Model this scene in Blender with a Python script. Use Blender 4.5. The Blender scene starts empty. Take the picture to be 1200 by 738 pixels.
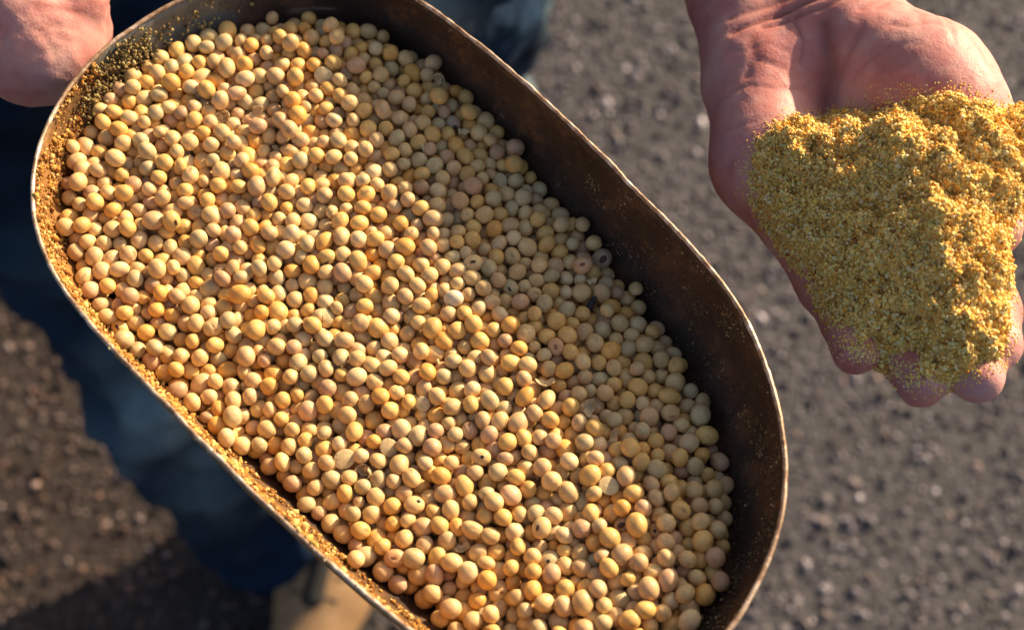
import bpy, bmesh, math, random
import numpy as np
from mathutils import Vector, Matrix, noise
from mathutils.bvhtree import BVHTree
random.seed(11); rng = np.random.default_rng(11)
R = math.radians
SC = bpy.context.scene
COL = SC.collection

# ------------------------------------------------------------------ camera, light, exposure
LENS, TILT, CAMZ = 50.0, 28.0, 1.55
cam_d = bpy.data.cameras.new('camera'); cam = bpy.data.objects.new('camera', cam_d); COL.objects.link(cam)
cam.location = (0, 0, CAMZ); cam.rotation_euler = (R(TILT), 0, 0)
cam_d.lens = LENS; cam_d.sensor_width = 36; cam_d.clip_start = 0.01; cam_d.clip_end = 500
cam_d.dof.use_dof = True; cam_d.dof.focus_distance = 0.515; cam_d.dof.aperture_fstop = 8.5
SC.camera = cam
SUN_AZ, SUN_EL = 40.0, 24.0            # azimuth measured from +X towards +Y
w = bpy.data.worlds.new('World'); SC.world = w; w.use_nodes = True
nt = w.node_tree; nt.nodes.clear()
sky = nt.nodes.new('ShaderNodeTexSky'); sky.sky_type = 'NISHITA'; sky.sun_disc = False
sky.sun_elevation = R(SUN_EL); sky.sun_rotation = R(90 - SUN_AZ); sky.dust_density = 4.0; sky.ozone_density = 0.6
bg = nt.nodes.new('ShaderNodeBackground'); bg.inputs['Strength'].default_value = 0.085
wo = nt.nodes.new('ShaderNodeOutputWorld')
nt.links.new(sky.outputs[0], bg.inputs[0]); nt.links.new(bg.outputs[0], wo.inputs[0])
sd = bpy.data.lights.new('sun', 'SUN'); so = bpy.data.objects.new('sun', sd); COL.objects.link(so)
sd.energy = 5.0; sd.angle = R(1.0); sd.color = (1.0, 0.81, 0.54)
sdir = Vector((math.cos(R(SUN_EL))*math.cos(R(SUN_AZ)), math.cos(R(SUN_EL))*math.sin(R(SUN_AZ)), math.sin(R(SUN_EL))))
so.rotation_euler = sdir.to_track_quat('Z', 'Y').to_euler(); so.location = sdir*5
SC.view_settings.view_transform = 'Standard'; SC.view_settings.look = 'None'
SC.view_settings.exposure = 0.80; SC.view_settings.gamma = 1

# ------------------------------------------------------------------ helpers
FW = np.array([0, math.sin(R(TILT)), -math.cos(R(TILT))]); UP = np.array([0, math.cos(R(TILT)), math.sin(R(TILT))])
CAM = np.array([0, 0, CAMZ])
S = 36.0/LENS/1200.0
def at(px, py, z):
    """world point at height z that stands where the photograph (1200 x 738) shows it"""
    d = FW + np.array([1, 0, 0])*(px-600)*S + UP*(369-py)*S
    t = (z-CAMZ)/d[2]
    return CAM + d*t
def proj(p):
    q = np.atleast_2d(p) - CAM
    dep = q@FW
    return np.stack([600 + q[:, 0]/dep/S, 369 - (q@UP)/dep/S, dep], 1)

def tag(o, label=None, cat=None, group=None, kind=None):
    if label: o['label'] = label
    if cat: o['category'] = cat
    if group: o['group'] = group
    if kind: o['kind'] = kind
    return o
def empty(name, loc=(0, 0, 0)):
    o = bpy.data.objects.new(name, None); COL.objects.link(o); o.location = loc; o.empty_display_size = 0.01
    return o
def link(name, me, mat=None, parent=None, smooth=True):
    if mat is not None and not me.materials: me.materials.append(mat)
    if smooth: me.shade_smooth()
    o = bpy.data.objects.new(name, me); COL.objects.link(o)
    if parent is not None:
        o.parent = parent
        o.matrix_parent_inverse = Matrix.Translation(parent.location).inverted()
    return o
def mesh_np(name, V, F, tint=None):
    V = np.asarray(V, dtype=np.float32); F = np.asarray(F, dtype=np.int32)
    me = bpy.data.meshes.new(name)
    n, k = F.shape
    me.vertices.add(len(V)); me.vertices.foreach_set('co', V.ravel())
    me.loops.add(n*k); me.loops.foreach_set('vertex_index', F.ravel())
    me.polygons.add(n); me.polygons.foreach_set('loop_start', np.arange(0, n*k, k, dtype=np.int32))
    me.update(calc_edges=True)
    if tint is not None:
        a = me.color_attributes.new('tint', 'FLOAT_COLOR', 'POINT')
        c = np.ones((len(V), 4), dtype=np.float32); c[:, :3] = tint
        a.data.foreach_set('color', c.ravel())
    return me
def ico(sub):
    bm = bmesh.new(); bmesh.ops.create_icosphere(bm, subdivisions=sub, radius=1)
    V = np.array([v.co[:] for v in bm.verts]); F = np.array([[v.index for v in f.verts] for f in bm.faces])
    bm.free(); return V, F
def rots(n, g):
    q = g.normal(size=(n, 4)); q /= np.linalg.norm(q, axis=1)[:, None]
    a, b, c, d = q.T
    return np.stack([np.stack([1-2*(c*c+d*d), 2*(b*c-a*d), 2*(b*d+a*c)], 1),
                     np.stack([2*(b*c+a*d), 1-2*(b*b+d*d), 2*(c*d-a*b)], 1),
                     np.stack([2*(b*d-a*c), 2*(c*d+a*b), 1-2*(b*b+c*c)], 1)], 1)
def scatter(name, bases, F, pos, rad, cols, g, squash=(1, 1, 1)):
    """joins many small chunks into one mesh, real geometry"""
    n = len(pos); Rm = rots(n, g)
    B = bases[g.integers(0, len(bases), n)] * np.array(squash)
    V = np.einsum('nij,nvj->nvi', Rm, B)*np.asarray(rad).reshape(n, 1, -1) + pos[:, None, :]
    nv = bases.shape[1]
    FF = F[None] + (np.arange(n)*nv)[:, None, None]
    T = np.repeat(cols[:, None, :], nv, 1).reshape(-1, 3)
    return mesh_np(name, V.reshape(-1, 3), FF.reshape(-1, F.shape[1]), T)

def vnoise(P, sc, seed=0.0, octv=1):
    out = np.empty(len(P))
    for i, p in enumerate(P):
        v = Vector((p[0]*sc+seed, p[1]*sc-seed, p[2]*sc+seed*.5))
        out[i] = noise.fractal(v, 1.0, 2.0, octv) if octv > 1 else noise.noise(v)
    return out

# ------------------------------------------------------------------ materials
class NT:
    def __init__(s, name):
        s.m = bpy.data.materials.new(name); s.m.use_nodes = True
        s.t = s.m.node_tree; s.b = s.t.nodes['Principled BSDF']; s.o = s.t.nodes['Material Output']
        s.tc = s.t.nodes.new('ShaderNodeTexCoord')
    def n(s, typ, ins=None, **kw):
        nd = s.t.nodes.new(typ)
        for k, v in kw.items(): setattr(nd, k, v)
        for k, v in (ins or {}).items():
            if isinstance(v, bpy.types.NodeSocket): s.t.links.new(v, nd.inputs[k])
            else: nd.inputs[k].default_value = v
        return nd
    def noise(s, scale, detail=4, rough=.55, vec=None):
        return s.n('ShaderNodeTexNoise', {'Vector': vec or s.tc.outputs['Object'], 'Scale': scale, 'Detail': detail, 'Roughness': rough}).outputs['Fac']
    def ramp(s, fac, stops):
        r = s.n('ShaderNodeValToRGB', {'Fac': fac})
        e = r.color_ramp.elements
        while len(e) < len(stops): e.new(0.5)
        for q, (p, c) in zip(e, stops):
            q.position = p; q.color = (c, c, c, 1) if isinstance(c, (int, float)) else (*c, 1)
        return r.outputs['Color']
    def mix(s, f, a, b, mode='MIX'):
        m = s.n('ShaderNodeMix', data_type='RGBA', blend_type=mode)
        for i, v in ((0, f), (6, a), (7, b)):
            if isinstance(v, bpy.types.NodeSocket): s.t.links.new(v, m.inputs[i])
            elif i == 0: m.inputs[i].default_value = v
            else: m.inputs[i].default_value = (*v, 1)
        return m.outputs[2]
    def math(s, op, a, b=0.0, clamp=False):
        return s.n('ShaderNodeMath', {0: a, 1: b}, operation=op, use_clamp=clamp).outputs[0]
    def set(s, **kw):
        for k, v in kw.items():
            k = k.replace('_', ' ')
            if isinstance(v, bpy.types.NodeSocket): s.t.links.new(v, s.b.inputs[k])
            else: s.b.inputs[k].default_value = (*v, 1) if isinstance(v, tuple) and len(v) == 3 and k.endswith('Color') else v
    def bump(s, h, strength=.3, dist=.001, prev=None):
        b = s.n('ShaderNodeBump', {'Height': h, 'Strength': strength, 'Distance': dist})
        if prev is not None: s.t.links.new(prev, b.inputs['Normal'])
        s.t.links.new(b.outputs[0], s.b.inputs['Normal']); return b.outputs[0]

def mat_bean(name, objcol):
    k = NT(name)
    c = k.n('ShaderNodeObjectInfo').outputs['Color'] if objcol else k.n('ShaderNodeAttribute', attribute_name='tint').outputs['Color']
    geo = k.n('ShaderNodeNewGeometry').outputs['Position']
    n1 = k.noise(260, 3, .6, geo); n2 = k.noise(1500, 2, .6, geo)
    c = k.mix(k.ramp(n1, [(.35, 0.0), (.75, .5)]), c, (.62, .36, .16), 'MULTIPLY')
    c = k.mix(k.ramp(n2, [(.60, 0.0), (.74, .45)]), c, (.34, .19, .09))
    h = k.n('ShaderNodeAttribute', attribute_name='hil').outputs['Fac']
    c = k.mix(h, c, (.27, .13, .06))
    k.set(Base_Color=c, Roughness=.47, Subsurface_Weight=.12, Subsurface_Scale=.0015, Specular_IOR_Level=.4)
    k.b.inputs['Subsurface Radius'].default_value = (1, .5, .2)
    k.bump(n1, .25, .0004)
    return k.m
M_bean = mat_bean('soybean_skin', True); M_beans = mat_bean('soybean_heap_skin', False)

def mat_attr(name, rough=.8, mul=1.0, sss=0.0):
    k = NT(name); c = k.n('ShaderNodeAttribute', attribute_name='tint').outputs['Color']
    geo = k.n('ShaderNodeNewGeometry').outputs['Position']
    c = k.mix(k.ramp(k.noise(900, 2, .6, geo), [(.4, 0.0), (.7, .2)]), c, (.4, .3, .22), 'MULTIPLY')
    k.set(Base_Color=c, Roughness=rough, Specular_IOR_Level=.25 if sss == 0 else .08, Subsurface_Weight=sss, Subsurface_Scale=.001)
    return k.m
M_meal = mat_attr('soy_meal', .95, sss=.3); M_stone = mat_attr('gravel_stone', .75)
k = NT('meal_body'); k.set(Base_Color=(.84, .52, .14), Roughness=.9, Specular_IOR_Level=.1)
k.bump(k.noise(900, 4, .7), .8, .001); M_mealbody = k.m

k = NT('rusty_steel_inside')
P = k.tc.outputs['Object']
n1 = k.noise(35, 6, .65); n2 = k.noise(420, 5, .7); n3 = k.noise(11, 3, .5)
c = k.ramp(n1, [(.3, (.018, .009, .006)), (.5, (.038, .018, .010)), (.72, (.085, .042, .024))])
c = k.mix(k.ramp(n2, [(.45, 0.0), (.72, .7)]), c, (.030, .016, .010))
# pale meal dust caught in the pits, denser towards the rounded front of the bowl
sp = k.noise(700, 3, .75); sx = k.n('ShaderNodeSeparateXYZ', {0: P})
front = k.n('ShaderNodeMapRange', {'Value': k.math('SUBTRACT', sx.outputs[0], sx.outputs[1]), 'From Min': .03, 'From Max': .16}).outputs[0]
dust = k.math('MULTIPLY', k.ramp(sp, [(.54, 0.0), (.64, 1.0)]), k.math('ADD', k.math('MULTIPLY', front, .85), .06))
c = k.mix(k.math('MULTIPLY', dust, k.ramp(n3, [(.38, 0.25), (.6, 1.0)])), c, (.42, .27, .11))
rp2 = k.noise(70, 6, .75); c = k.mix(k.ramp(rp2, [(.52, 0.0), (.60, .75)]), c, (.10, .045, .020)); c = k.mix(k.ramp(k.noise(55, 5, .8, k.n('ShaderNodeMapping', {'Vector': P, 'Scale': (1, 1, 3), 'Rotation': (.3, .2, .8)}).outputs[0]), [(.60, 0.0), (.66, .6)]), c, (.10, .085, .05))
sc_n = k.noise(130, 3, .6, k.n('ShaderNodeMapping', {'Vector': P, 'Rotation': (0, 0, .85), 'Scale': (.06, 1.6, 1.6)}).outputs[0])
c = k.mix(k.ramp(sc_n, [(.66, 0.0), (.72, .6)]), c, (.26, .18, .13))
# clean zinc patch at the handle end, rusty meal crust along the worn lower edge
cl = k.n('ShaderNodeVectorMath', {0: P, 1: tuple(at(205, 20, 1.115))}, operation='DISTANCE').outputs['Value']
clean = k.ramp(k.math('ADD', k.math('MULTIPLY', cl, 10.0), k.math('MULTIPLY', n1, .5)), [(.42, 1.0), (.62, 0.0)])
c = k.mix(clean, c, (.20, .20, .19))
left = k.n('ShaderNodeMapRange', {'Value': k.math('ADD', sx.outputs[0], sx.outputs[1]), 'From Min': .19, 'From Max': .10}).outputs[0]
hi = k.n('ShaderNodeMapRange', {'Value': sx.outputs[2], 'From Min': 1.082, 'From Max': 1.098}).outputs[0]
cr = k.math('MULTIPLY', left, hi)
oc = k.ramp(n2, [(.3, (.20, .085, .02)), (.55, (.40, .19, .05)), (.75, (.52, .30, .10))])
c = k.mix(k.math('MULTIPLY', cr, k.ramp(n1, [(.3, .35), (.55, .95)])), c, oc)
k.set(Base_Color=c, Roughness=k.ramp(n2, [(.3, .45), (.7, .75)]), Metallic=k.math('MULTIPLY', clean, .6), Specular_IOR_Level=.35)
b = k.bump(n2, .5, .0006); k.bump(n1, .35, .002, b); M_scoop = k.m

k = NT('worn_rim_steel')
n1 = k.noise(160, 5, .7)
c = k.ramp(n1, [(.34, (.16, .08, .045)), (.5, (.42, .27, .17)), (.66, (.72, .60, .50))])
k.set(Base_Color=c, Roughness=.42, Metallic=.25); k.bump(n1, .5, .0006); M_rim = k.m

k = NT('palm_skin')
n1 = k.noise(28, 4, .55); n2 = k.noise(110, 4, .6)
c = k.ramp(n1, [(.3, (.48, .155, .135)), (.5, (.60, .245, .215)), (.68, (.73, .40, .345))])
c = k.mix(k.ramp(n2, [(.48, 0.0), (.72, .6)]), c, (.68, .38, .33))
c = k.mix(k.ramp(k.noise(48, 3, .5), [(.52, 0.0), (.75, .5)]), c, (.50, .30, .32))
cre = k.n('ShaderNodeAttribute', attribute_name='crease').outputs['Fac']
c = k.mix(k.math('MULTIPLY', cre, .6), c, (.20, .045, .03))
k.set(Base_Color=c, Roughness=.52, Subsurface_Weight=.25, Subsurface_Scale=.004, Specular_IOR_Level=.32)
k.b.inputs['Subsurface Radius'].default_value = (1, .3, .15)
v = k.n('ShaderNodeTexVoronoi', {'Vector': k.tc.outputs['Object'], 'Scale': 900.0}).outputs['Distance']
b = k.bump(v, .18, .0004); b = k.bump(n2, .35, .0012, b); k.bump(k.noise(420, 4, .65), .3, .0005, b); M_skin = k.m

def mat_denim():
    k = NT('faded_denim')
    n1 = k.noise(7, 4, .6); n2 = k.noise(30, 5, .6); n3 = k.noise(260, 3, .6)
    c = k.ramp(n1, [(.36, (.003, .009, .022)), (.52, (.006, .020, .052)), (.68, (.018, .050, .085))])
    fade = k.n('ShaderNodeAttribute', attribute_name='fade').outputs['Fac']
    c = k.mix(k.math('MULTIPLY', fade, k.ramp(n2, [(.25, .5), (.6, 1.0)])), c, (.20, .27, .30))
    w1 = k.n('ShaderNodeTexWave', {'Vector': k.tc.outputs['Object'], 'Scale': 320.0, 'Distortion': 1.5}, bands_direction='DIAGONAL').outputs['Fac']
    c = k.mix(k.math('MULTIPLY', w1, .10), c, (.10, .13, .17))
    k.set(Base_Color=c, Roughness=.9, Specular_IOR_Level=.08)
    b = k.bump(w1, .3, .0005); k.bump(n3, .4, .001, b); return k.m
M_denim = mat_denim()
k = NT('tan_boot_leather'); n1 = k.noise(25, 5, .6)
k.set(Base_Color=k.ramp(n1, [(.3, (.20, .11, .05)), (.55, (.36, .21, .10)), (.75, (.46, .30, .16))]), Roughness=.6); k.bump(n1, .3, .002); M_boot = k.m
k = NT('dark_rubber'); k.set(Base_Color=(.02, .017, .015), Roughness=.7); k.bump(k.noise(80), .3, .001); M_dark = k.m
k = NT('lace_cord'); k.set(Base_Color=(.06, .04, .025), Roughness=.85); k.bump(k.noise(900), .5, .0005); M_lace = k.m
k = NT('grey_work_shirt'); k.set(Base_Color=k.ramp(k.noise(9), [(.3, (.05, .06, .075)), (.7, (.09, .10, .12))]), Roughness=.9); k.bump(k.noise(300), .3, .001); M_shirt = k.m

def plain(name, col, rough=.6, sss=0.0, bs=900, bstr=.4):
    k = NT(name); n1 = k.noise(bs/2.5, 4, .6)
    k.set(Base_Color=k.mix(k.ramp(n1, [(.35, 0.0), (.7, .55)]), col, tuple(x*.5 for x in col)), Roughness=rough, Subsurface_Weight=sss, Subsurface_Scale=.001)
    k.bump(k.noise(bs), bstr, .0005); return k.m

k = NT('asphalt_ground')
geo = k.tc.outputs['Object']
n1 = k.noise(140, 5, .7); n2 = k.noise(5, 4, .6)
vr = k.n('ShaderNodeTexVoronoi', {'Vector': geo, 'Scale': 150.0})
c = k.ramp(n1, [(.3, (.020, .018, .020)), (.52, (.056, .050, .055)), (.75, (.145, .130, .138))])
c = k.mix(.35, c, k.mix(1.0, k.n('ShaderNodeRGBToBW', {0: vr.outputs['Color']}).outputs[0], (.165, .146, .155), 'MULTIPLY'))
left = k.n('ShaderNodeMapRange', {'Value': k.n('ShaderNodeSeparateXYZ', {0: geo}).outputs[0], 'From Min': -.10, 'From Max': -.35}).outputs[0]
c = k.mix(k.math('MULTIPLY', left, k.ramp(n2, [(.3, .7), (.6, 1.0)])), c, (.50, .33, .21), 'MULTIPLY')  # browner soil on the left, darkened further in place of the person's shadow
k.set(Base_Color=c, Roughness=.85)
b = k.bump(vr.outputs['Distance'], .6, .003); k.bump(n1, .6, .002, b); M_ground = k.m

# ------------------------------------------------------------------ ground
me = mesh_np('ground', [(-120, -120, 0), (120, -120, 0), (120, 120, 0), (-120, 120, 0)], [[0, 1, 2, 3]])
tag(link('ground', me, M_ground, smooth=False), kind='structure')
V1, F1 = ico(1)
g = np.random.default_rng(5)
chunks = np.stack([V1*(1+g.normal(0, .20, (len(V1), 1))) for _ in range(14)])
N = 36000
pos = np.stack([g.uniform(-1.15, 1.15, N), g.uniform(-.15, 1.75, N), np.zeros(N)], 1)
rad = np.clip(g.lognormal(math.log(.0031), .38, N), .0014, .0075); pos[:, 2] = rad*g.uniform(-.05, .45, N)
pal = np.array([(.075, .070, .072), (.12, .110, .112), (.18, .165, .165), (.11, .102, .092), (.14, .115, .10), (.05, .048, .052), (.28, .26, .255), (.20, .15, .125), (.42, .39, .38)])
wts = np.array([.2, .2, .16, .11, .09, .10, .09, .03, .02])
cols = pal[g.choice(len(pal), N, p=wts/wts.sum())]*g.uniform(.7, 2.2, (N, 1))*np.array([1.02, .97, 1.06])
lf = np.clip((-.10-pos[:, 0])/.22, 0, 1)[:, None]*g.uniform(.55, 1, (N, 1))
cols = cols*(1-lf) + cols*np.array([.50, .33, .22])*lf  # left stones browned likewise, the person's shade put into their colour
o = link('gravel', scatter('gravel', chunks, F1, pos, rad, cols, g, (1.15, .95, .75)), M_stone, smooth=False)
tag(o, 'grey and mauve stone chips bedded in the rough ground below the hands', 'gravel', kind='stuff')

# ------------------------------------------------------------------ smooth bodies from tapered limbs
def capsule_sdf(P, a, b, ra, rb, sq=None):
    a = np.asarray(a); b = np.asarray(b); ab = b-a
    t = np.clip(((P-a)@ab)/max(ab@ab, 1e-12), 0, 1)
    q = P-(a+t[:, None]*ab)
    return np.linalg.norm(q, axis=1)-(ra+(rb-ra)*t)
def smin(L, k):
    A = np.stack(L); m = A.min(0)
    return m-k*np.log(np.exp(-(A-m)/k).sum(0))
def body_sdf(P, groups, kg, kall):
    return smin([smin([capsule_sdf(P, *c) for c in gr], kk) for gr, kk in zip(groups, kg)], kall)
def make_body(name, groups, kg, kall, voxel, extra=None, iters=6):
    bm = bmesh.new(); 
    for gr in groups:
        for a, b, ra, rb in gr:
            a = Vector(a); b = Vector(b); L = (b-a).length
            n = max(2, int(L/(min(ra, rb)*.25))+1)
            for i in range(n):
                t = i/(n-1)
                bmesh.ops.create_icosphere(bm, subdivisions=2, radius=ra+(rb-ra)*t, matrix=Matrix.Translation(a.lerp(b, t)))
    me = bpy.data.meshes.new('tmp'); bm.to_mesh(me); bm.free()
    o = bpy.data.objects.new('tmp', me); COL.objects.link(o)
    md = o.modifiers.new('r', 'REMESH'); md.mode = 'VOXEL'; md.voxel_size = voxel
    bpy.context.view_layer.update()
    ev = o.evaluated_get(bpy.context.evaluated_depsgraph_get()); out = bpy.data.meshes.new_from_object(ev)
    bpy.data.objects.remove(o); bpy.data.meshes.remove(me)
    out.name = name; out.materials.clear()
    P = np.empty(len(out.vertices)*3); out.vertices.foreach_get('co', P); P = P.reshape(-1, 3)
    f = lambda Q: body_sdf(Q, groups, kg, kall)
    e = voxel*.3
    E = np.empty((len(out.edges), 2), dtype=np.int64); tmp = np.empty(len(out.edges)*2, dtype=np.int32); out.edges.foreach_get('vertices', tmp); E = tmp.reshape(-1, 2)
    deg = np.bincount(E.ravel(), minlength=len(P))[:, None]
    def lap(P):
        A = np.zeros_like(P); np.add.at(A, E[:, 0], P[E[:, 1]]); np.add.at(A, E[:, 1], P[E[:, 0]]); return A/deg
    for it in range(iters):
        if it < iters-1: P = P*.4+lap(P)*.6
        d = f(P); G = np.stack([f(P+np.eye(3)[i]*e)-f(P-np.eye(3)[i]*e) for i in range(3)], 1)
        G /= np.linalg.norm(G, axis=1)[:, None]+1e-9
        P = P-G*np.clip(d, -voxel*2, voxel*2)[:, None]
    att = {}
    if extra:
        disp, att = extra(P, G); P = P+G*disp[:, None]
    out.vertices.foreach_set('co', P.astype(np.float32).ravel()); out.update()
    for kx, v in att.items():
        a = out.attributes.new(kx, 'FLOAT', 'POINT'); a.data.foreach_set('value', v.astype(np.float32))
    return out
def poly_dist(P2, pts):
    d = np.full(len(P2), 1e9)
    for a, b in zip(pts[:-1], pts[1:]):
        a = np.asarray(a); b = np.asarray(b); ab = b-a
        t = np.clip(((P2-a)@ab)/(ab@ab+1e-12), 0, 1)
        d = np.minimum(d, np.linalg.norm(P2-(a+t[:, None]*ab), axis=1))
    return d

# ------------------------------------------------------------------ person: open hand, gripping hand, jeans, boots
person = tag(empty('person', at(330, 560, 0)), 'person in dark jeans and tan boots gripping the scoop, other palm full of meal', 'person')
HZ = 1.112
def hp(px, py, dz): return at(px, py, HZ+(dz+(px-1020)*.055)/1000)
def C(p, q, r1, r2): return (hp(*p), hp(*q), r1/1000, r2/1000)
arm_end = at(905, -30, HZ) + np.array([-.10, .27, .03])
palm = [
    C((862, -30, -10), (885, 85, -10), 19, 19.5), C((985, -40, -6), (985, 40, -6), 21, 21), C((925, -30, -10), (940, 90, -14), 20, 17),
    C((893, 105, -9), (900, 190, -9), 20, 18.5), C((900, 190, -9), (985, 325, -12), 18.5, 14.5),
    C((985, 40, -4), (1086, 100, 3), 20, 21), C((1086, 100, 3), (1125, 138, 3), 21, 18),
    C((950, 130, -20), (1060, 300, -22), 15, 13), C((1000, 120, -18), (1100, 280, -18), 15, 13), C((1000, 310, -16), (1120, 290, -14), 13, 13),
    (at(862, -30, HZ-.010), arm_end+np.array([-.018, 0, 0]), .019, .030), (at(985, -40, HZ-.006), arm_end+np.array([.022, 0, .0]), .021, .032)]
thumb = [C((1118, 130, 3), (1153, 205, 3), 18, 13.2), C((1153, 205, 3), (1166, 268, 0), 12.5, 9.6)]
pinky = [C((975, 325, -12), (992, 378, -11), 12, 9.2), C((992, 378, -9), (1002, 413, -1), 8.8, 8.0)]
ring = [C((1022, 325, -15), (1050, 400, -14), 11.5, 10), C((1050, 400, -12), (1080, 446, -4), 9.8, 8.9)]
middle = [C((1080, 310, -15), (1118, 390, -14), 11.5, 10), C((1118, 390, -12), (1144, 440, -5), 9.8, 8.8)]
index = [C((1128, 285, -13), (1163, 362, -12), 11.5, 10), C((1160, 362, -12), (1169, 404, -6), 9.6, 8.6)]
def A2(*pts): return [at(x, y, HZ+.008)[:2] for x, y in pts]
creases = [(A2((862, 26), (900, 17), (960, 10), (1003, 1), (1040, -12)), .0013, .0014), (A2((895, 28), (930, 25), (970, 21), (1005, 8)), .0009, .0011),
           (A2((962, 38), (968, 60), (974, 85), (976, 125)), .0022, .0035), (A2((890, 66), (905, 72), (918, 76)), .0006, .0012),
           (A2((1000, 32), (1022, 20), (1048, 10)), .0006, .0016), (A2((1060, 36), (1066, 50), (1064, 66)), .0005, .0018), (A2((1018, 34), (1040, 22), (1046, 26)), .0005, .0012),
           (A2((880, 40), (884, 60), (878, 80)), .0005, .0018), (A2((860, 8), (900, 2), (950, -4)), .0006, .0015), (A2((1000, 60), (985, 80), (978, 105)), .0006, .0016),
           (A2((848, 40), (870, 52), (900, 50), (925, 60)), .0004, .0008), (A2((850, 95), (880, 92), (910, 100), (935, 96)), .0004, .0008), (A2((845, 130), (870, 138), (900, 134)), .0004, .0008),
           (A2((860, 170), (868, 200), (885, 235)), .0005, .0010), (A2((1085, 40), (1095, 62), (1098, 90)), .0005, .0009), (A2((1030, 60), (1050, 70), (1075, 68), (1100, 78)), .0005, .0009),
           (A2((1000, 95), (1030, 88), (1060, 94)), .0004, .0008), (A2((1110, 70), (1130, 90), (1142, 112)), .0004, .0008), (A2((930, 30), (940, 50), (938, 70)), .0004, .0008),
           (A2((975, 400), (990, 404), (1012, 400)), .0005, .0007), (A2((1045, 425), (1065, 432), (1090, 428)), .0005, .0007), (A2((1115, 428), (1135, 432), (1160, 424)), .0005, .0007), (A2((1180, 262), (1192, 258), (1202, 250)), .0006, .0008)]
def hand_extra(P, G):
    up = np.clip(G[:, 2]*1.5, 0, 1); disp = np.zeros(len(P)); cr = np.zeros(len(P))
    for pts, dep, wd in creases:
        e = np.exp(-(poly_dist(P[:, :2], pts)/wd)**2)*up; disp -= dep*e; cr = np.maximum(cr, e*min(1, dep/.0012))
    disp += .0008*vnoise(P, 45, 3.1, 2)+.0002*vnoise(P, 260, 9.0)
    return disp, {'crease': cr}
me = make_body('open_hand', [palm, thumb, pinky, ring, middle, index], [.0055, .002, .0015, .0015, .0015, .0015], .0022, .0013, hand_extra, 9)
hand = link('hand', me, M_skin, person); tag(hand, 'open left hand cupped palm up')

# gripping hand, upper left: thumb ball over the handle, fingers curled round it from below
def c2(p, q, r1, r2, z=1.12): return (at(p[0], p[1], z+p[2]/1000), at(q[0], q[1], z+q[2]/1000), r1/1000, r2/1000)
ae = at(-210, -220, 1.13)+np.array([-.10, .22, .06])
gp = [c2((-95, -95, -2), (15, 5, -4), 27, 26), c2((15, 5, -4), (42, 47, -8), 27, 25), c2((-160, -60, -22), (-80, 10, -30), 24, 20), c2((-120, -150, -10), (10, -60, -12), 26, 22),
      (at(-120, -130, 1.11), ae, .026, .034), (at(-180, -90, 1.10), ae+np.array([-.02, 0, 0]), .024, .032)]
fg = [[c2((60, -70, 4), (88, -6, 4), 12.5, 12), c2((88, -6, 4), (100, 34, -12), 12, 10)]]
for i, (x, y) in enumerate(((-175, -15), (-140, 15), (-105, 40), (-72, 62))):
    fg.append([c2((x, y, -34), (x+62, y+18, -56), 10.5, 9.5), c2((x+62, y+18, -56), (x+112, y-30, -58), 9.5, 8.8), c2((x+112, y-30, -58), (x+118, y-75, -42), 8.8, 8)])
def B2(*pts): return [at(x, y, 1.14)[:2] for x, y in pts]
grc = [(B2((40, 2), (80, -6), (120, -20)), .0006, .0013), (B2((52, 14), (84, 6), (112, -4)), .0006, .0012), (B2((92, 44), (100, 30), (112, 20)), .0010, .002),
       (B2((30, 22), (60, 20), (84, 12)), .0004, .001), (B2((8, 96), (30, 88), (62, 86)), .0005, .0018), (B2((20, 8), (50, 30), (60, 60)), .0005, .0009), (B2((60, 40), (76, 60), (78, 84)), .0005, .0009), (B2((0, 50), (24, 56), (44, 76)), .0004, .0009), (B2((84, 20), (98, 44), (96, 64)), .0008, .0012)]
def gr_extra(P, G):
    up = np.clip(G[:, 2]*1.5, 0, 1); disp = np.zeros(len(P)); cr = np.zeros(len(P))
    for pts, dep, wd in grc:
        e = np.exp(-(poly_dist(P[:, :2], pts)/wd)**2)*up; disp -= dep*e; cr = np.maximum(cr, e*min(1, dep/.0012))
    disp += .0014*vnoise(P, 60, 7.7, 3)+.0004*vnoise(P, 240, 2.0)
    return disp, {'crease': cr}
me = make_body('gripping_hand', [gp]+fg, [.006]+[.0015]*5, .0018, .0016, gr_extra, 8)
tag(link('hand', me, M_skin, person), 'right hand gripping the scoop at its handle')

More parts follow.
